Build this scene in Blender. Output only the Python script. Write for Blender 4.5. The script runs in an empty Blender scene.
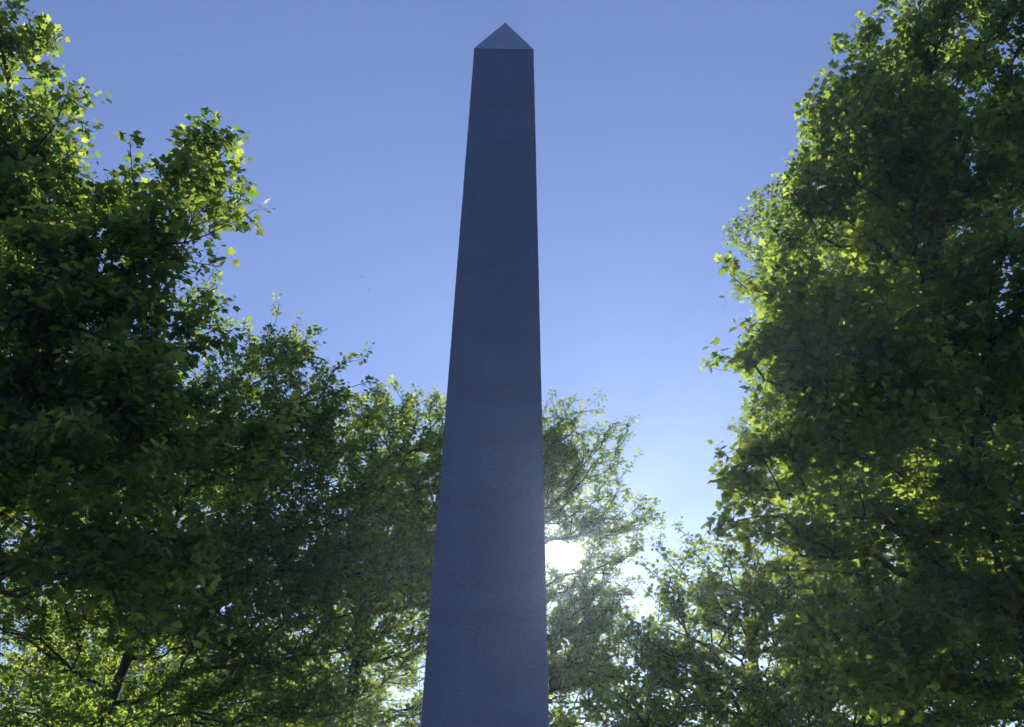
import bpy, math, random
import numpy as np
from mathutils import Vector, Matrix

C = bpy.context.scene.collection
SC = bpy.context.scene

FLARE_VEIL = 0.0009

# ------------------------------------------------------------------ camera
W, H = 1024, 727
F_PX = 900.0
PITCH = math.radians(30.0)
ROLL = math.radians(0.96)
EYE = np.array([0.0, 0.0, 1.6])
_f = np.array([0.0, math.cos(PITCH), math.sin(PITCH)])
_r0 = np.array([1.0, 0.0, 0.0])
_u0 = np.array([0.0, -math.sin(PITCH), math.cos(PITCH)])
_r = math.cos(ROLL) * _r0 + math.sin(ROLL) * _u0
_u = -math.sin(ROLL) * _r0 + math.cos(ROLL) * _u0


def ray(px, py):
    return _f + (px - W / 2) / F_PX * _r - (py - H / 2) / F_PX * _u


def at(px, py, dist):
    """world point seen at a pixel of the photograph, at a distance along the ground"""
    d = ray(px, py)
    return EYE + d * (dist / d[1])


cam = bpy.data.cameras.new('camera')
cam.sensor_width = 36.0
cam.lens = F_PX / W * 36.0
cam.clip_start = 0.05
cam.clip_end = 20000
cam_o = bpy.data.objects.new('camera', cam)
C.objects.link(cam_o)
m = Matrix.Identity(4)
for i in range(3):
    m[i][0], m[i][1], m[i][2], m[i][3] = _r[i], _u[i], -_f[i], EYE[i]
cam_o.matrix_world = m
SC.camera = cam_o

# ------------------------------------------------------------------ helpers


def tag(o, label=None, cat=None, group=None, kind=None):
    if label: o['label'] = label
    if cat: o['category'] = cat
    if group: o['group'] = group
    if kind: o['kind'] = kind
    return o


def empty(name, loc):
    o = bpy.data.objects.new(name, None)
    o.location = loc
    o.empty_display_size = 0.5
    C.objects.link(o)
    return o


def mesh_obj(name, verts, faces, mat, parent=None):
    """verts in world space; parent sits at its own location"""
    v = np.asarray(verts, dtype=np.float64)
    if parent is not None:
        v = v - np.array(parent_world(parent))
    me = bpy.data.meshes.new(name)
    me.from_pydata([tuple(x) for x in v], [], [tuple(int(i) for i in f) for f in faces])
    me.materials.append(mat)
    me.update()
    o = bpy.data.objects.new(name, me)
    C.objects.link(o)
    o.parent = parent
    return o


def parent_world(p):
    loc = np.array(p.location)
    while p.parent is not None:
        p = p.parent
        loc = loc + np.array(p.location)
    return loc


def tri_mesh(name, verts, tris, mats, parent, mat_idx=None, tone=None, smooth=False):
    v = np.asarray(verts, dtype=np.float32)
    if parent is not None:
        v = v - np.array(parent_world(parent), dtype=np.float32)
    t = np.asarray(tris, dtype=np.int32)
    me = bpy.data.meshes.new(name)
    me.vertices.add(len(v))
    me.vertices.foreach_set('co', v.ravel())
    me.loops.add(t.size)
    me.loops.foreach_set('vertex_index', t.ravel())
    me.polygons.add(len(t))
    k = t.shape[1]
    me.polygons.foreach_set('loop_start', np.arange(0, t.size, k, dtype=np.int32))
    for mt in mats:
        me.materials.append(mt)
    if mat_idx is not None:
        me.polygons.foreach_set('material_index', np.asarray(mat_idx, dtype=np.int32))
    if smooth:
        me.polygons.foreach_set('use_smooth', np.ones(len(t), dtype=bool))
    if tone is not None:
        a = me.attributes.new('leaf_tone', 'FLOAT', 'POINT')
        a.data.foreach_set('value', np.asarray(tone, dtype=np.float32))
    me.update(calc_edges=True)
    o = bpy.data.objects.new(name, me)
    C.objects.link(o)
    o.parent = parent
    return o


def new_mat(name):
    mt = bpy.data.materials.new(name)
    mt.use_nodes = True
    nt = mt.node_tree
    return mt, nt, nt.nodes, nt.links


def ramp(nodes, stops, interp='LINEAR'):
    r = nodes.new('ShaderNodeValToRGB')
    r.color_ramp.interpolation = interp
    e = r.color_ramp.elements
    while len(e) < len(stops):
        e.new(0.5)
    for el, (p, c) in zip(e, stops):
        el.position = p
        el.color = (*c, 1)
    return r


# ------------------------------------------------------------------ materials
def leaf_material(name, dark, light, trans_dark, trans_light, mix):
    mt, nt, N, L = new_mat(name)
    p = N['Principled BSDF']
    out = N['Material Output']
    at_ = N.new('ShaderNodeAttribute'); at_.attribute_name = 'leaf_tone'
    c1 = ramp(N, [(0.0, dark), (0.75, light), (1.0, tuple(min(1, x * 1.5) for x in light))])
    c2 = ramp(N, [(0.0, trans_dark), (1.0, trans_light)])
    L.new(at_.outputs['Fac'], c1.inputs[0]); L.new(at_.outputs['Fac'], c2.inputs[0])
    L.new(c1.outputs[0], p.inputs['Base Color'])
    p.inputs['Roughness'].default_value = 0.62
    p.inputs['Specular IOR Level'].default_value = 0.22
    tr = N.new('ShaderNodeBsdfTranslucent')
    L.new(c2.outputs[0], tr.inputs['Color'])
    mx = N.new('ShaderNodeMixShader'); mx.inputs[0].default_value = mix
    L.new(p.outputs[0], mx.inputs[1]); L.new(tr.outputs[0], mx.inputs[2])
    L.new(mx.outputs[0], out.inputs['Surface'])
    return mt


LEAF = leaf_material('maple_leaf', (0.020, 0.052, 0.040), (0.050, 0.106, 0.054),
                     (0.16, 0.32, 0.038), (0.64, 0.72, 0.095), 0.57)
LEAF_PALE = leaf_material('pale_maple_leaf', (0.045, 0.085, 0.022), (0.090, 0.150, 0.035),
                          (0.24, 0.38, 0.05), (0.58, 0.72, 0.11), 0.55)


def bark_material():
    mt, nt, N, L = new_mat('bark')
    p = N['Principled BSDF']
    tc = N.new('ShaderNodeTexCoord')
    mp = N.new('ShaderNodeMapping'); mp.inputs['Scale'].default_value = (9, 9, 1.8)
    nz = N.new('ShaderNodeTexNoise'); nz.inputs['Scale'].default_value = 2.5; nz.inputs['Detail'].default_value = 6
    L.new(tc.outputs['Object'], mp.inputs[0]); L.new(mp.outputs[0], nz.inputs['Vector'])
    r = ramp(N, [(0.3, (0.030, 0.025, 0.020)), (0.7, (0.11, 0.095, 0.078))])
    L.new(nz.outputs[0], r.inputs[0]); L.new(r.outputs[0], p.inputs['Base Color'])
    p.inputs['Roughness'].default_value = 0.9
    b = N.new('ShaderNodeBump'); b.inputs['Strength'].default_value = 0.7; b.inputs['Distance'].default_value = 0.03
    L.new(nz.outputs[0], b.inputs['Height']); L.new(b.outputs[0], p.inputs['Normal'])
    return mt


BARK = bark_material()


def granite(name, c_lo, c_hi, rough, speck=1.0):
    mt, nt, N, L = new_mat(name)
    p = N['Principled BSDF']
    tc = N.new('ShaderNodeTexCoord')
    # crystals
    fine = N.new('ShaderNodeTexNoise'); fine.inputs['Scale'].default_value = 42; fine.inputs['Detail'].default_value = 4
    fine.inputs['Roughness'].default_value = 0.7
    L.new(tc.outputs['Object'], fine.inputs['Vector'])
    # broad sloping bands in the stone and weather marks
    mp = N.new('ShaderNodeMapping'); mp.inputs['Scale'].default_value = (0.55, 0.55, 1.7)
    mp.inputs['Rotation'].default_value = (0.0, math.radians(9), 0.0)
    band = N.new('ShaderNodeTexNoise'); band.inputs['Scale'].default_value = 1.1; band.inputs['Detail'].default_value = 7
    band.inputs['Distortion'].default_value = 0.6
    L.new(tc.outputs['Object'], mp.inputs[0]); L.new(mp.outputs[0], band.inputs['Vector'])
    mp2 = N.new('ShaderNodeMapping'); mp2.inputs['Scale'].default_value = (7, 7, 0.35)
    strk = N.new('ShaderNodeTexNoise'); strk.inputs['Scale'].default_value = 1.6; strk.inputs['Detail'].default_value = 5
    L.new(tc.outputs['Object'], mp2.inputs[0]); L.new(mp2.outputs[0], strk.inputs['Vector'])
    a = N.new('ShaderNodeMath'); a.operation = 'MULTIPLY_ADD'; a.inputs[1].default_value = 0.75 * speck
    L.new(fine.outputs[0], a.inputs[0])
    b = N.new('ShaderNodeMath'); b.operation = 'MULTIPLY_ADD'; b.inputs[1].default_value = 0.40
    L.new(band.outputs[0], b.inputs[0])
    c = N.new('ShaderNodeMath'); c.operation = 'MULTIPLY'; c.inputs[1].default_value = 0.13
    L.new(strk.outputs[0], c.inputs[0]); L.new(c.outputs[0], b.inputs[2]); L.new(b.outputs[0], a.inputs[2])
    r = ramp(N, [(0.42, c_lo), (0.86, c_hi)])
    L.new(a.outputs[0], r.inputs[0]); L.new(r.outputs[0], p.inputs['Base Color'])
    p.inputs['Roughness'].default_value = rough
    p.inputs['Specular IOR Level'].default_value = 0.4
    bm_ = N.new('ShaderNodeBump'); bm_.inputs['Strength'].default_value = 0.25; bm_.inputs['Distance'].default_value = 0.004
    L.new(fine.outputs[0], bm_.inputs['Height']); L.new(bm_.outputs[0], p.inputs['Normal'])
    return mt


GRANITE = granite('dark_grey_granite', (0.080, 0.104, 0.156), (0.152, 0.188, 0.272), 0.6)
GRANITE_SMOOTH_SKYLIT = granite('smoothed_skylit_granite', (0.19, 0.225, 0.30), (0.29, 0.33, 0.44), 0.4, 0.7)  # smoother stone; lighter colour paints in the sky light on the tip
GRANITE_BASE = granite('rough_granite', (0.18, 0.175, 0.17), (0.34, 0.335, 0.32), 0.75)


def ground_material(name, stops, scale, rough=0.95):
    mt, nt, N, L = new_mat(name)
    p = N['Principled BSDF']
    tc = N.new('ShaderNodeTexCoord')
    n1 = N.new('ShaderNodeTexNoise'); n1.inputs['Scale'].default_value = scale; n1.inputs['Detail'].default_value = 9
    L.new(tc.outputs['Object'], n1.inputs['Vector'])
    r = ramp(N, stops)
    L.new(n1.outputs[0], r.inputs[0]); L.new(r.outputs[0], p.inputs['Base Color'])
    p.inputs['Roughness'].default_value = rough
    b = N.new('ShaderNodeBump'); b.inputs['Distance'].default_value = 0.02
    L.new(n1.outputs[0], b.inputs['Height']); L.new(b.outputs[0], p.inputs['Normal'])
    return mt


LAWN = ground_material('lawn', [(0.3, (0.035, 0.055, 0.015)), (0.5, (0.055, 0.085, 0.022)), (0.7, (0.085, 0.095, 0.035))], 3.0)
GRAVEL = ground_material('gravel', [(0.35, (0.16, 0.145, 0.12)), (0.65, (0.32, 0.30, 0.26))], 40.0)

# ------------------------------------------------------------------ sun direction, sky, lamp
s_dir = ray(566, 556)
s_dir = s_dir / np.linalg.norm(s_dir)
SUN_EL = math.asin(s_dir[2])
SUN_AZ = math.atan2(s_dir[0], s_dir[1])          # clockwise from +Y

world = bpy.data.worlds.new('World')
SC.world = world
world.use_nodes = True
wn, wl = world.node_tree.nodes, world.node_tree.links
bg = wn['Background']
sky = wn.new('ShaderNodeTexSky')
sky.sky_type = 'NISHITA'
sky.sun_disc = False
sky.sun_elevation = SUN_EL
sky.sun_rotation = SUN_AZ
sky.altitude = 100
sky.air_density = 1.0
sky.dust_density = 0.03
sky.ozone_density = 3.0
tint = wn.new('ShaderNodeMix'); tint.data_type = 'RGBA'; tint.blend_type = 'MULTIPLY'
tint.inputs['Factor'].default_value = 1.0
tint.inputs['B'].default_value = (1.15, 1.14, 1.57, 1)      # the deep clear blue of this evening's air
gam = wn.new('ShaderNodeGamma'); gam.inputs['Gamma'].default_value = 0.70   # even, softly graded evening sky
wl.new(sky.outputs[0], gam.inputs['Color']); wl.new(gam.outputs[0], tint.inputs['A'])
# the bright sun in the sky with the aureole the air draws round it
geo = wn.new('ShaderNodeTexCoord')
dot = wn.new('ShaderNodeVectorMath'); dot.operation = 'DOT_PRODUCT'
dot.inputs[1].default_value = tuple(s_dir)
nrm = wn.new('ShaderNodeVectorMath'); nrm.operation = 'NORMALIZE'
wl.new(geo.outputs['Generated'], nrm.inputs[0]); wl.new(nrm.outputs[0], dot.inputs[0])
acos = wn.new('ShaderNodeMath'); acos.operation = 'ARCCOSINE'
wl.new(dot.outputs['Value'], acos.inputs[0])
disc = wn.new('ShaderNodeMapRange'); disc.interpolation_type = 'SMOOTHSTEP'
disc.inputs['From Min'].default_value = math.radians(0.55); disc.inputs['From Max'].default_value = math.radians(0.95)
disc.inputs['To Min'].default_value = 600.0; disc.inputs['To Max'].default_value = 0.0
wl.new(acos.outputs[0], disc.inputs['Value'])
fall = wn.new('ShaderNodeMath'); fall.operation = 'MULTIPLY'; fall.inputs[1].default_value = -1.0 / math.radians(1.7)
wl.new(acos.outputs[0], fall.inputs[0])
ex = wn.new('ShaderNodeMath'); ex.operation = 'EXPONENT'; wl.new(fall.outputs[0], ex.inputs[0])
au = wn.new('ShaderNodeMath'); au.operation = 'MULTIPLY_ADD'; au.inputs[1].default_value = 8.0
wl.new(ex.outputs[0], au.inputs[0]); wl.new(disc.outputs[0], au.inputs[2])
glow = wn.new('ShaderNodeMix'); glow.data_type = 'RGBA'; glow.blend_type = 'ADD'
glow.inputs['Factor'].default_value = 1.0
sc_ = wn.new('ShaderNodeVectorMath'); sc_.operation = 'SCALE'; sc_.inputs[0].default_value = (1.0, 0.93, 0.80)
wl.new(au.outputs[0], sc_.inputs['Scale'])
wl.new(tint.outputs['Result'], glow.inputs['A']); wl.new(sc_.outputs[0], glow.inputs['B'])
wl.new(glow.outputs['Result'], bg.inputs['Color'])
bg.inputs['Strength'].default_value = 0.10

sl = bpy.data.lights.new('sun_lamp', 'SUN')
sl.energy = 5.0
sl.angle = math.radians(0.53)
sl.color = (1.0, 0.95, 0.87)
slo = bpy.data.objects.new('sun_lamp', sl)
C.objects.link(slo)
slo.location = tuple(EYE + s_dir * 200)
slo.rotation_euler = Vector(s_dir).to_track_quat('Z', 'Y').to_euler()

import bmesh

# ------------------------------------------------------------------ ground
n = 48
R = 1500.0
vs = [(0, 0, 0)] + [(R * math.cos(2 * math.pi * i / n), R * math.sin(2 * math.pi * i / n), 0) for i in range(n)]
fs = [(0, 1 + i, 1 + (i + 1) % n) for i in range(n)]
tag(mesh_obj('lawn_ground', vs, fs, LAWN), kind='structure')

# ------------------------------------------------------------------ obelisk
Y0 = 9.6                                             # axis distance
wb, wt = 1.2, 0.85
for _ in range(30):
    a, b = at(420.5, 727, Y0 - wb / 2), at(549.5, 727, Y0 - wb / 2)
    wb = b[0] - a[0]; zb = (a[2] + b[2]) / 2; xb = (a[0] + b[0]) / 2
    a, b = at(474, 49, Y0 - wt / 2), at(533.5, 49, Y0 - wt / 2)
    wt = b[0] - a[0]; zt = (a[2] + b[2]) / 2; xt = (a[0] + b[0]) / 2
d = ray(504.3, 22.5)
zap = EYE[2] + d[2] * Y0 / d[1]
X0 = (xb + xt) / 2
print('OBELISK', 'wb', wb, 'wt', wt, 'zb', zb, 'zt', zt, 'apex', zap, 'x', xb, xt)
Z_FOOT = 2.0
w_foot = wb + (wb - wt) / (zt - zb) * (zb - Z_FOOT)


def frustum(w0, z0, w1, z1, ch, rows=1, worn=0.0):
    wr = random.Random(5)
    """square shaft with chamfered arrises, standing on the axis of the obelisk"""
    v, f = [], []
    for k in range(rows + 1):
        t = k / rows
        h = (w0 + (w1 - w0) * t) / 2
        z = z0 + (z1 - z0) * t
        for sx, sy, order in ((1, 1, 0), (-1, 1, 1), (-1, -1, 0), (1, -1, 1)):
            c = ch + wr.random() ** 4 * worn
            pts = [(sx * h, sy * (h - c)), (sx * (h - c), sy * h)]
            if order: pts.reverse()
            for x, y in pts:
                v.append((X0 + x, Y0 + y, z))
    for k in range(rows):
        for i in range(8):
            j = (i + 1) % 8
            f.append((k * 8 + i, k * 8 + j, k * 8 + 8 + j, k * 8 + 8 + i))
    f.append(tuple(range(7, -1, -1)))
    f.append(tuple(rows * 8 + i for i in range(8)))
    return v, f


ob = empty('obelisk', (X0, Y0, 0))
tag(ob, 'tall tapering dark grey granite obelisk with a pointed pyramid top', 'obelisk')
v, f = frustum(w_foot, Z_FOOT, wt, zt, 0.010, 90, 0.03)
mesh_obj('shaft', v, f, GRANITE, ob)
h = wt / 2 + 0.003
v = [(X0 - h, Y0 - h, zt), (X0 + h, Y0 - h, zt), (X0 + h, Y0 + h, zt), (X0 - h, Y0 + h, zt),
     (X0, Y0, zap)]
v = [(x, y, z + 0.001) for x, y, z in v]
pyr = mesh_obj('pyramidion', v, [(3, 2, 1, 0), (0, 1, 4), (1, 2, 4), (2, 3, 4), (3, 0, 4)], GRANITE_SMOOTH_SKYLIT, ob)
tag(pyr, 'smoother grey pyramid at the tip, sky brightness painted into its colour')
v, f = frustum(w_foot + 0.34, 0.62, w_foot + 0.34, Z_FOOT - 0.18, 0.015)
mesh_obj('pedestal', v, f, GRANITE_BASE, ob)
v, f = frustum(w_foot + 0.50, Z_FOOT - 0.18, w_foot + 0.22, Z_FOOT - 0.002, 0.015)
mesh_obj('cornice', v, f, GRANITE_BASE, ob)
for k, (w, z0, z1) in enumerate(((w_foot + 1.7, -0.05, 0.22), (w_foot + 1.2, 0.221, 0.42), (w_foot + 0.7, 0.421, 0.619))):
    v, f = frustum(w, z0, w, z1, 0.02)
    mesh_obj('step', v, f, GRANITE_BASE, ob)

# gravel court round the obelisk
vs = [(X0, Y0, 0.004)] + [(X0 + 5.2 * math.cos(2 * math.pi * i / 64), Y0 + 5.2 * math.sin(2 * math.pi * i / 64), 0.004) for i in range(64)]
fs = [(0, 1 + i, 1 + (i + 1) % 64) for i in range(64)]
tag(mesh_obj('gravel_path', vs, fs, GRAVEL), kind='structure')

# ------------------------------------------------------------------ leaves
_half = [(0.20, -0.07), (0.40, 0.00), (0.345, 0.16), (0.60, 0.33), (0.50, 0.45), (0.62, 0.56),
         (0.40, 0.56), (0.27, 0.54), (0.29, 0.74), (0.16, 0.80)]
_full = [(0.0, 0.0)] + _half + [(0.0, 1.04)] + [(-x, y) for x, y in reversed(_half)]
_half2 = [(0.38, -0.02), (0.32, 0.17), (0.60, 0.46), (0.27, 0.54)]
_full2 = [(0.0, 0.0)] + _half2 + [(0.0, 1.04)] + [(-x, y) for x, y in reversed(_half2)]


def leaf_template(outline, droop):
    pts = [(0.0, 0.36, 0.0)]
    for x, y in outline:
        r = math.hypot(x, y - 0.36)
        pts.append((x, y, -droop * r * r + 0.10 * abs(x)))
    nn = len(outline)
    tris = [(0, 1 + i, 1 + (i + 1) % nn) for i in range(nn)]
    return np.array(pts), np.array(tris)


LEAF_FINE = leaf_template(_full, 0.28)
LEAF_COARSE = leaf_template(_full2, 0.28)


def unit(a):
    return a / np.maximum(np.linalg.norm(a, axis=-1, keepdims=True), 1e-9)


def build_leaves(rng, pos, axis, normal, size, template):
    """one mesh block: every leaf a folded palmate blade"""
    tv, tt = template
    y = unit(axis)
    z = unit(normal - (normal * y).sum(-1, keepdims=True) * y)
    x = np.cross(y, z)
    k = len(tv)
    curl = rng.uniform(0.3, 1.7, (len(pos), 1))
    wid = rng.uniform(0.85, 1.12, (len(pos), 1))
    lx = tv[None, :, 0] * size[:, None] * wid
    ly = np.broadcast_to(tv[None, :, 1] * size[:, None], lx.shape)
    lz = tv[None, :, 2] * size[:, None] * curl
    V = pos[:, None, :] + lx[..., None] * x[:, None, :] + ly[..., None] * y[:, None, :] + lz[..., None] * z[:, None, :]
    T = tt[None] + (np.arange(len(pos)) * k)[:, None, None]
    return V.reshape(-1, 3), T.reshape(-1, 3)


# ------------------------------------------------------------------ trees
def tubes(chains):
    """chains: list of (points, radii) -> one vertex/quad block"""
    V, Q = [], []
    base = 0
    for P, Rr in chains:
        nn = len(P)
        if nn < 2: continue
        sides = 10 if Rr[0] > 0.08 else (6 if Rr[0] > 0.02 else 4)
        T = np.gradient(P, axis=0)
        T = unit(T)
        ref = np.array([0.0, 1.0, 0.0]) if abs(T[0][2]) > 0.8 else np.array([0.0, 0.0, 1.0])
        A = unit(np.cross(T, ref))
        B = np.cross(T, A)
        ang = np.arange(sides) * (2 * math.pi / sides)
        ring = (np.cos(ang)[None, :, None] * A[:, None, :] + np.sin(ang)[None, :, None] * B[:, None, :]) * Rr[:, None, None]
        V.append((P[:, None, :] + ring).reshape(-1, 3))
        i = np.arange(nn - 1)[:, None] * sides
        j = np.arange(sides)[None, :]
        j2 = (j + 1) % sides
        q = np.stack([i + j, i + j2, i + sides + j2, i + sides + j], -1).reshape(-1, 4) + base
        Q.append(q)
        base += nn * sides
    if not V: return None
    return np.concatenate(V), np.concatenate(Q)


def grow(rng, trunk_pts, attractors, seg, wiggle, gap=0):
    """branch skeleton: every twig tip joins the nearest suitable wood"""
    pos = [np.array(p) for p in trunk_pts]
    par = [-1] + list(range(len(trunk_pts) - 1))
    plen = [0.0]
    for i in range(1, len(pos)):
        plen.append(plen[-1] + float(np.linalg.norm(pos[i] - pos[i - 1])) * 0.6)
    cap = 60000
    PP = np.zeros((cap, 3)); PL = np.zeros(cap)
    cnt = len(pos)
    PP[:cnt] = np.array(pos); PL[:cnt] = plen
    low = int(cnt * 0.25)
    root = PP[low]
    order = np.argsort(np.linalg.norm(attractors - root, axis=1))
    tips = []
    for ai in order:
        a = attractors[ai]
        dd = a - PP[low:cnt]
        dist = np.linalg.norm(dd, axis=1)
        cost = dist + 0.38 * PL[low:cnt] + 0.5 * np.maximum(0, -dd[:, 2])
        k = int(np.argmin(cost)) + low
        p0 = PP[k].copy()
        dvec = a - p0
        ln = float(np.linalg.norm(dvec))
        ns = max(1, int(ln / seg))
        side = unit(rng.normal(size=3)) * ln * wiggle
        lift = np.array([0, 0, -0.10 * ln])
        prev = k
        for s in range(1, ns + 1):
            t = s / ns
            arc = 4 * t * (1 - t)
            q = p0 + dvec * t + (side + lift) * arc * 0.6 + (rng.normal(size=3) * 0.02 if s < ns else 0)
            if gap:                               # limbs bend round the opening in the crown
                rel = q - EYE
                foot = EYE + s_dir * float(rel @ s_dir)
                away = q - foot
                dn = float(np.linalg.norm(away))
                if dn < gap:
                    q = foot + away / max(dn, 1e-6) * gap
            PP[cnt] = q
            PL[cnt] = PL[prev] + float(np.linalg.norm(q - PP[prev]))
            par.append(prev)
            prev = cnt
            cnt += 1
        tips.append(prev)
    return PP[:cnt], np.array(par), np.array(tips), len(trunk_pts)


def make_tree(seed, name, label, base, trunk_top, trunk_r, lobes, leaf=0.14, lad=150, spray=24, near=False,
              leaf_mat=LEAF, seg=0.35, n_limbs=8, shell=0.35, tuft_k=1.0, sun_gap=0, group='maple trees round the obelisk'):
    rng = np.random.default_rng(seed)
    root = empty(name, (base[0], base[1], 0))
    tag(root, label, 'tree', group)
    # ---- twig tips through the crown
    att, outw, dens = [], [], []
    for lb in lobes:
        px, py, rx, ry, dist = lb[:5]
        fill = lb[5] if len(lb) > 5 else 1.0
        c = at(px, py, dist)
        depth = float(np.dot(c - EYE, _f))
        ax, az = rx * depth / F_PX, ry * depth / F_PX
        ay = (ax + az) / 2 * 1.15
        vol = 4.19 * ax * ay * az
        nn = max(3, int(vol * lad * fill / spray))
        dirs = unit(rng.normal(size=(nn, 3)))
        rr = (shell ** 3 + (1 - shell ** 3) * rng.random(nn)) ** (1 / 3)
        rr *= 1 + 0.20 * np.sin(dirs[:, 0] * 5.1 + seed) * np.cos(dirs[:, 2] * 6.3 + px)      # lumpy outline
        P = c + dirs * rr[:, None] * np.array([ax, ay, az])
        # tips gather in flattened tufts, a few leading shoots stand clear of the outline
        nc = max(2, nn // 9)
        ctr = P[rng.integers(0, nn, nc)]
        own = ctr[rng.integers(0, nc, nn)]
        tuft = own + rng.normal(size=(nn, 3)) * np.array([0.30, 0.30, 0.17]) * (1.0 if near else 1.5) * tuft_k
        P = np.where(rng.random((nn, 1)) < 0.78, tuft, P)
        lead = (rng.random(nn) < 0.06) & (dirs[:, 2] > 0.35)
        P[lead] = c + (dirs[lead] * np.array([ax, ay, az])) * rng.uniform(1.0, 1.18, (lead.sum(), 1)) + np.array([0, 0, 0.1])
        att.append(P); outw.append(dirs)
    att = np.concatenate(att); outw = np.concatenate(outw)
    keep = att[:, 2] > 1.2
    if sun_gap:                                   # the opening in this airy crown that the sun comes through
        along = (att - EYE) @ s_dir
        off = np.linalg.norm(att - EYE - along[:, None] * s_dir, axis=1)
        keep &= off > sun_gap
    att, outw = att[keep], outw[keep]
    # ---- trunk
    b = np.array([base[0], base[1], -0.15]); tp = np.array(trunk_top)
    nt_ = max(8, int(np.linalg.norm(tp - b) / 0.4))
    ts = np.linspace(0, 1, nt_)
    side = np.array([rng.normal(), rng.normal(), 0]) * 0.25
    tr = b + (tp - b) * ts[:, None] + side * np.sin(ts * 3.1)[:, None] + rng.normal(size=(nt_, 3)) * 0.02 * np.array([1, 1, 0])
    P, par, tips, ntr = grow(rng, tr, att, seg, 0.12, sun_gap)
    nP = len(P)
    w = np.zeros(nP); w[tips] += 1
    for i in range(nP - 1, 0, -1):
        w[par[i]] += w[i]
    r_tip = 0.006 if near else 0.0065
    e = math.log(trunk_r / r_tip) / math.log(max(w[0], 2))
    rad = r_tip * np.maximum(w, 1) ** e
    rad[:ntr] = np.maximum(rad[:ntr], trunk_r * (1 - 0.92 * ts))
    rad[0] *= 1.35; rad[1] *= 1.12
    kids = [[] for _ in range(nP)]
    for i in range(1, nP):
        kids[par[i]].append(i)
    # ---- which limb a node belongs to
    limb = np.full(nP, -1)
    for i in range(ntr, nP):
        limb[i] = i if par[i] < ntr else limb[par[i]]
    ids, cnts = np.unique(limb[limb >= 0], return_counts=True)
    size_of = {int(k): float(w[k]) for k in ids}
    main = sorted(size_of, key=lambda k: -size_of[k])[:n_limbs]
    chains = {k: [] for k in main}; chains['trunk'] = []
    chains['trunk'].append((P[:ntr], rad[:ntr]))
    starts = [(par[i], i) for i in range(ntr, nP) if par[i] < ntr]
    while starts:
        p0, i = starts.pop()
        idx = [p0, i]
        while kids[i]:
            ks = sorted(kids[i], key=lambda k: -w[k])
            for k in ks[1:]:
                starts.append((i, k))
            i = ks[0]
            idx.append(i)
        pts = P[idx]; rr = rad[idx].copy()
        rr[0] = min(rr[0], rr[1] * 1.25)
        key = int(limb[idx[1]])
        chains[key if key in chains else 'trunk'].append((pts, rr))
    trunk_o = None
    blk = tubes(chains['trunk'])
    trunk_o = tri_mesh('trunk', blk[0], blk[1], [BARK], root, smooth=True)
    for k in main:
        blk = tubes(chains[k])
        if blk is None: continue
        tri_mesh('branch', blk[0], blk[1], [BARK], trunk_o, smooth=True)
    # ---- sprays of leaves on every tip and along the thin wood before it
    tp_pos = P[tips]
    tp_dir = unit(P[tips] - P[par[tips]])
    # outward direction of the tip's lobe (tips were visited in sorted order)
    root_pt = P[int(ntr * 0.25)]
    order = np.argsort(np.linalg.norm(att - root_pt, axis=1))
    od = outw[order]
    per = spray
    sh = max(2, per // 6)                                    # shoots per tip
    pairs = 3
    NS = len(tp_pos) * sh
    sp = np.repeat(tp_pos, sh, axis=0)
    sd = np.repeat(tp_dir * 0.7 + od * 0.6 + np.array([0, 0, 0.35]), sh, axis=0) + rng.normal(size=(NS, 3)) * 0.75
    sd = unit(sd)
    back = rng.uniform(0, 0.35, (NS, 1)) * np.repeat(tp_dir, sh, axis=0)
    sp = sp - back
    sl_ = rng.uniform(0.16, 0.46, NS) * (leaf / 0.14)
    upv = np.array([0, 0, 1.0])
    lp, la, ln_, ls, lt, lc = [], [], [], [], [], []
    spray_tone = np.repeat(rng.normal(0, 0.13, len(tp_pos)), sh)
    for k in range(pairs):
        t = (k + 0.6) / pairs
        c = sp + sd * (sl_ * t)[:, None]
        s0 = unit(np.cross(sd, upv + rng.normal(size=(NS, 3)) * 0.35))
        if k % 2: s0 = unit(np.cross(sd, s0) + s0 * 0.5)
        for sg in (1, -1):
            pet = unit(s0 * sg + sd * 0.55 + rng.normal(size=(NS, 3)) * 0.25)
            L0 = rng.uniform(0.35, 0.85, NS) * leaf
            pos = c + pet * L0[:, None]
            axis = unit(pet + np.array([0, 0, -0.25]) + rng.normal(size=(NS, 3)) * 0.25)
            nor = unit(upv * 1.0 + sd * 0.35 + rng.normal(size=(NS, 3)) * 0.62)
            lc.append(c); lp.append(pos); la.append(axis); ln_.append(nor)
            ls.append(leaf * rng.uniform(0.45, 1.25, NS) * (1.12 - 0.35 * t))
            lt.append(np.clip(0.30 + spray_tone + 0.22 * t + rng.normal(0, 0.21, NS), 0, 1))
    lp = np.concatenate(lp); la = np.concatenate(la); ln_ = np.concatenate(ln_); ls = np.concatenate(ls); lt = np.concatenate(lt)
    tmpl = LEAF_FINE if near else LEAF_COARSE
    V, T = build_leaves(rng, lp, la, ln_, ls, tmpl)
    tone = np.repeat(lt, len(tmpl[0]))
    midx = np.zeros(len(T), dtype=np.int32)
    # bare shoots that carry the leaves: slim three sided stems
    a = unit(np.cross(sd, upv)); b2 = np.cross(sd, a)
    rs = 0.0035 if near else 0.005
    ring = []
    for q in range(3):
        an = q * 2 * math.pi / 3
        ring.append(sp + (a * math.cos(an) + b2 * math.sin(an)) * rs)
    ring.append(sp + sd * sl_[:, None])
    SV = np.stack(ring, 1).reshape(-1, 3)
    ST = (np.array([(0, 1, 3), (1, 2, 3), (2, 0, 3)])[None] + (np.arange(NS) * 4)[:, None, None]).reshape(-1, 3) + len(V)
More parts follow.
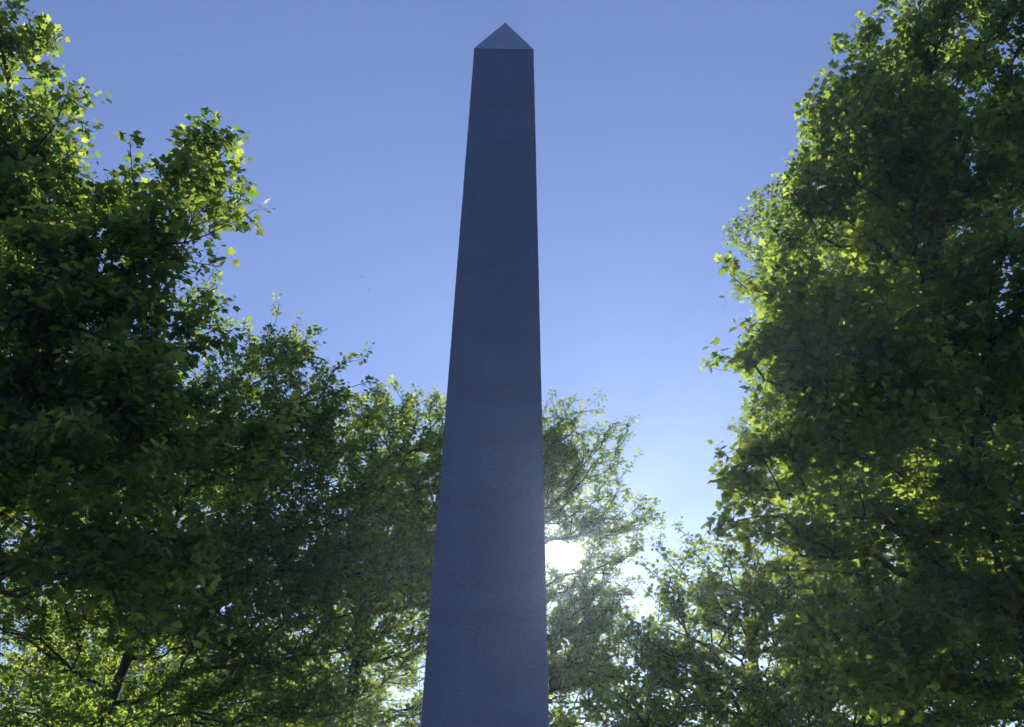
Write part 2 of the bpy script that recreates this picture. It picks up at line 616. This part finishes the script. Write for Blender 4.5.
    if near:                                                 # leaf stalks
        c0 = np.concatenate(lc); dl = unit(lp - c0)
        pa = unit(np.cross(dl, rng.normal(size=dl.shape))); pb = np.cross(dl, pa)
        ring = [c0 + (pa * math.cos(q * 2.0944) + pb * math.sin(q * 2.0944)) * 0.0022 for q in range(3)] + [lp + dl * 0.01]
        PV = np.stack(ring, 1).reshape(-1, 3)
        PT = (np.array([(0, 1, 3), (1, 2, 3), (2, 0, 3)])[None] + (np.arange(len(lp)) * 4)[:, None, None]).reshape(-1, 3) + len(V) + len(SV)
        SV = np.concatenate([SV, PV]); ST = np.concatenate([ST, PT])
    V = np.concatenate([V, SV]); T = np.concatenate([T, ST])
    tone = np.concatenate([tone, np.zeros(len(SV))])
    midx = np.concatenate([midx, np.ones(len(ST), dtype=np.int32)])
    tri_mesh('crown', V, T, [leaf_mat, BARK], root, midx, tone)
    print(name, seed, 'tips', len(tips), 'leaves', len(lp), 'nodes', nP)
    return root


def ground_xy(px, dist, py=640):
    p = at(px, py, dist)
    return (float(p[0]), dist)


exec_trees = True
NEAR_L = [(12, 50, 36, 42, 11, 1.5), (42, 120, 36, 38, 11, 1.4), (5, 190, 75, 75, 11.5, 1.4), (70, 200, 60, 40, 11, 1.3), (115, 245, 70, 50, 11),
          (182, 175, 38, 48, 10.6, 1.3), (208, 190, 30, 42, 10.4, 1.4), (125, 300, 56, 40, 11, 1.2), (150, 255, 44, 36, 10.8, 1.2),
          (70, 330, 100, 80, 11), (165, 348, 50, 42, 11.6), (0, 430, 110, 90, 12), (120, 430, 95, 70, 11.2),
          (60, 530, 120, 60, 11.4), (205, 430, 65, 50, 12),
          (-110, 180, 110, 120, 12), (-150, 400, 110, 110, 11.5), (-110, 30, 80, 80, 12), (-120, 560, 100, 70, 11), (60, 600, 110, 34, 11.3, 0.5), (160, 570, 70, 40, 11.5, 0.5)]
NEAR_R = [(955, 20, 60, 60, 12), (893, 48, 36, 44, 12.2), (850, 88, 28, 28, 12.4), (880, 130, 60, 60, 12), (838, 130, 34, 40, 12.6), (812, 178, 28, 34, 12.6), (815, 215, 48, 55, 12.4),
          (804, 300, 42, 50, 12.4), (797, 380, 46, 45, 12.2), (778, 405, 34, 40, 12.3), (782, 345, 30, 34, 12.4), (775, 265, 28, 34, 12.5), (754, 458, 42, 38, 12, 1.3), (755, 510, 46, 26, 12, 1.4), (752, 482, 30, 34, 12.3, 1.6),
          (850, 350, 90, 90, 12), (930, 160, 90, 90, 12), (970, 320, 100, 100, 12.4), (900, 460, 110, 75, 12),
          (850, 550, 95, 45, 11.8), (980, 550, 100, 70, 12), (910, 650, 110, 60, 12),
          (1090, 110, 100, 110, 12.5), (1110, 350, 110, 110, 12.5), (1100, 560, 100, 90, 12)]
MID_L = [(200, 318, 24, 28, 19), (280, 352, 34, 42, 18, 0.8), (322, 368, 20, 24, 18.5, 0.7), (262, 420, 75, 55, 17), (165, 470, 110, 65, 18), (325, 470, 70, 65, 17),
         (240, 555, 110, 55, 16.5), (90, 580, 110, 45, 18), (370, 560, 60, 50, 17), (60, 470, 80, 80, 19), (290, 630, 80, 40, 17, 0.6), (190, 640, 70, 40, 17.5, 0.8), (50, 650, 80, 40, 18, 0.7), (250, 690, 90, 45, 18, 0.9), (130, 720, 90, 30, 18, 0.6), (300, 560, 60, 50, 17), (200, 600, 80, 40, 17.5), (40, 695, 80, 36, 17.5, 0.6), (340, 680, 60, 50, 18, 0.7)]
FAR_L = [(352, 408, 30, 24, 24), (392, 408, 28, 26, 24.5), (430, 422, 28, 26, 24), (400, 470, 66, 52, 24), (470, 470, 50, 60, 25), (385, 545, 75, 50, 24.5),
         (330, 600, 75, 42, 24, 1.0), (410, 620, 60, 50, 25, 0.75), (450, 560, 60, 60, 25), (420, 690, 70, 40, 25, 0.6), (330, 690, 60, 50, 24, 0.5), (440, 740, 60, 30, 25, 0.6)]
LOW_L = [(60, 690, 90, 30, 30, 0.35), (190, 700, 90, 30, 31, 0.3), (310, 700, 70, 34, 30, 0.4), (20, 620, 70, 30, 30, 0.6), (140, 745, 120, 30, 30, 0.7)]
FAR_C = [(560, 432, 32, 34, 27), (600, 452, 26, 26, 27), (570, 500, 46, 36, 27.5, 1.1), (600, 540, 34, 24, 27.5, 0.9), (622, 515, 32, 24, 27, 0.8), (655, 512, 14, 12, 27), (640, 540, 22, 16, 27, 0.8),
         (590, 592, 44, 30, 27, 0.7), (560, 610, 50, 50, 28, 0.9), (600, 650, 60, 40, 27.5, 0.9), (548, 470, 26, 50, 27.5), (560, 700, 70, 40, 28, 0.8), (500, 500, 40, 70, 28)]
MID_R = [(690, 572, 38, 22, 19), (715, 615, 70, 45, 19), (665, 640, 40, 50, 19.5, 0.8), (780, 600, 80, 50, 19), (690, 690, 75, 40, 19), (790, 690, 80, 45, 19), (870, 640, 80, 70, 20), (960, 650, 90, 70, 21), (870, 715, 110, 36, 20), (980, 730, 90, 36, 20.5)]
BACK_R = [(762, 232, 26, 32, 20), (790, 270, 45, 45, 20), (768, 330, 20, 30, 20), (810, 350, 60, 60, 21), (830, 450, 90, 60, 21), (900, 300, 80, 90, 21), (940, 440, 100, 80, 21), (880, 180, 60, 60, 21), (960, 560, 100, 60, 21)]
FAR_SHADE_BL = [(60, 668, 70, 34, 41), (160, 650, 80, 34, 42), (260, 655, 70, 36, 41), (350, 670, 60, 34, 42), (200, 715, 150, 34, 41)]  # tree added to block sun from the low tree in front
LOW_C = [(600, 712, 50, 26, 18), (660, 722, 60, 30, 17.5), (740, 725, 60, 30, 18), (555, 735, 40, 30, 18)]

make_tree(11, 'maple_tree', 'near maple with large dark leaves, leftmost and tallest tree left of the obelisk',
          (-7.4, 11.2), (-6.4, 11.4, 9.5), 0.26, NEAR_L, near=True, leaf=0.128, lad=470, n_limbs=9)
make_tree(12, 'maple_tree', 'huge near maple filling the whole right edge, dense dark crown with bright yellow-green left side',
          (7.6, 12.6), (7.2, 12.6, 11.0), 0.30, NEAR_R, near=True, leaf=0.128, lad=470, n_limbs=9)
make_tree(13, 'maple_tree', 'airy pointed maple between the tall leftmost tree and the maple touching the obelisk',
          ground_xy(95, 18), tuple(at(205, 440, 17.6)), 0.10, MID_L, leaf=0.105, lad=560, spray=24, n_limbs=8)
make_tree(14, 'maple_tree', 'distant maple whose rounded leafy tops touch the left edge of the obelisk',
          ground_xy(340, 24.5), tuple(at(390, 480, 24.5)), 0.18, FAR_L, leaf=0.115, lad=400, spray=24, n_limbs=7)
make_tree(15, 'maple_tree', 'low distant tree at bottom left with sky showing between its branches',
          ground_xy(130, 30.5), tuple(at(130, 690, 30.5)), 0.20, LOW_L, leaf=0.12, lad=330, spray=18, n_limbs=7)
make_tree(20, 'maple_tree', 'farthest tree low down at bottom left, added to shade the tree before it',
          ground_xy(200, 41), tuple(at(200, 660, 41)), 0.2, FAR_SHADE_BL, leaf=0.13, lad=140, spray=18, n_limbs=6)
make_tree(16, 'maple_tree', 'thin airy tree just right of the obelisk with the sun shining through it',
          ground_xy(530, 27.5), tuple(at(538, 500, 27.5)), 0.22, FAR_C, leaf=0.115, lad=380, spray=18, n_limbs=7, sun_gap=0.52)
make_tree(17, 'maple_tree', 'shaded mid-distance maple right of the sun, below the big right tree',
          ground_xy(740, 19.5), tuple(at(745, 610, 19.5)), 0.22, MID_R, leaf=0.105, lad=560, n_limbs=7)
make_tree(18, 'maple_tree', 'maple peeking out behind the left side of the big right tree, small paler leaves',
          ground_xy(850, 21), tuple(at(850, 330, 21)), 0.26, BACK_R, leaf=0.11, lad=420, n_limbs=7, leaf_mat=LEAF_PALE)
make_tree(19, 'maple_tree', 'low young tree with sunlit yellow-green leaves right of the foot of the obelisk',
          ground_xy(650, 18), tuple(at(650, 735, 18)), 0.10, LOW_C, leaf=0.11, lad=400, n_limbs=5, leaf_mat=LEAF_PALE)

# ------------------------------------------------------------------ insects on the wing
mt, nt, N, L = new_mat('insect_shell')
N['Principled BSDF'].inputs['Base Color'].default_value = (0.03, 0.028, 0.03, 1)
N['Principled BSDF'].inputs['Roughness'].default_value = 0.5


def insect_mesh():
    bm = bmesh.new()
    prof = [(-0.016, 0.0005), (-0.012, 0.0035), (-0.004, 0.0042), (0.0, 0.0022), (0.003, 0.0045), (0.008, 0.004), (0.0095, 0.002),
            (0.011, 0.0032), (0.014, 0.0026), (0.0155, 0.0005)]
    rings = [[bm.verts.new((x, r * math.cos(k * math.pi / 4), r * math.sin(k * math.pi / 4))) for k in range(8)] for x, r in prof]
    for a, b in zip(rings, rings[1:]):
        for k in range(8):
            bm.faces.new((a[k], a[(k + 1) % 8], b[(k + 1) % 8], b[k]))
    bm.faces.new(rings[0][::-1]); bm.faces.new(rings[-1])
    for s in (1, -1):
        for x0, ln, sw in ((0.007, 0.022, 0.002), (0.003, 0.017, -0.006)):
            pl = [(x0, 0.003), (x0 + sw + 0.003, ln * 0.7), (x0 + sw, ln), (x0 + sw - 0.005, ln * 0.85), (x0 - 0.004, ln * 0.3)]
            up = [bm.verts.new((x, s * y, 0.0042 + 0.3 * y)) for x, y in pl]
            dn = [bm.verts.new((x, s * y, 0.0036 + 0.3 * y)) for x, y in pl]
            bm.faces.new(up); bm.faces.new(dn[::-1])
            for k in range(5):
                bm.faces.new((up[k], dn[k], dn[(k + 1) % 5], up[(k + 1) % 5]))
    bmesh.ops.recalc_face_normals(bm, faces=bm.faces)
    me = bpy.data.meshes.new('insect'); bm.to_mesh(me); bm.free()
    me.materials.append(mt)
    return me


ime = insect_mesh()
for (px, py, d, rz, lab) in ((178, 55, 14, 0.6, 'tiny dark flying insect high in clear sky above the left maple'),
                             (362, 277, 15, 2.2, 'tiny dark flying insect left of the obelisk, upper one of a pair'),
                             (368.5, 290, 18, 2.5, 'tiny dark flying insect left of the obelisk, lower one of a pair'),
                             (608, 410, 15, -0.7, 'tiny dark flying insect in pale sky over the tree right of the obelisk')):
    o = bpy.data.objects.new('insect', ime)
    C.objects.link(o)
    o.location = tuple(at(px, py, d)); o.rotation_euler = (0.3, 0.1, rz)
    tag(o, lab, 'insect', 'insects on the wing')

# ------------------------------------------------------------------ scattering air added to imitate the lens flare veil
mt, nt, N, L = new_mat('flare_veil_haze')
N.remove(N['Principled BSDF'])
pv = N.new('ShaderNodeVolumePrincipled')
pv.inputs['Color'].default_value = (0.62, 0.78, 1.0, 1)
pv.inputs['Density'].default_value = FLARE_VEIL
pv.inputs['Anisotropy'].default_value = 0.74
L.new(pv.outputs[0], N['Material Output'].inputs['Volume'])
bm = bmesh.new()
bmesh.ops.create_cube(bm, size=1.0)
me = bpy.data.meshes.new('veil_haze'); bm.to_mesh(me); bm.free()
me.materials.append(mt)
hz = bpy.data.objects.new('veil_haze', me); C.objects.link(hz)
hz.scale = (3100, 3100, 23.0); hz.location = (0, 0, 23.0 / 2 - 1.2)
tag(hz, kind='stuff')

# ------------------------------------------------------------------ render settings
SC.view_settings.view_transform = 'Standard'
SC.view_settings.look = 'None'
SC.view_settings.gamma = 1
SC.view_settings.use_curve_mapping = False
SC.view_settings.exposure = 0.78
SC.render.engine = 'CYCLES'
SC.cycles.max_bounces = 10
SC.cycles.diffuse_bounces = 4
SC.cycles.transmission_bounces = 6
SC.cycles.use_denoising = True
SC.cycles.sample_clamp_indirect = 8
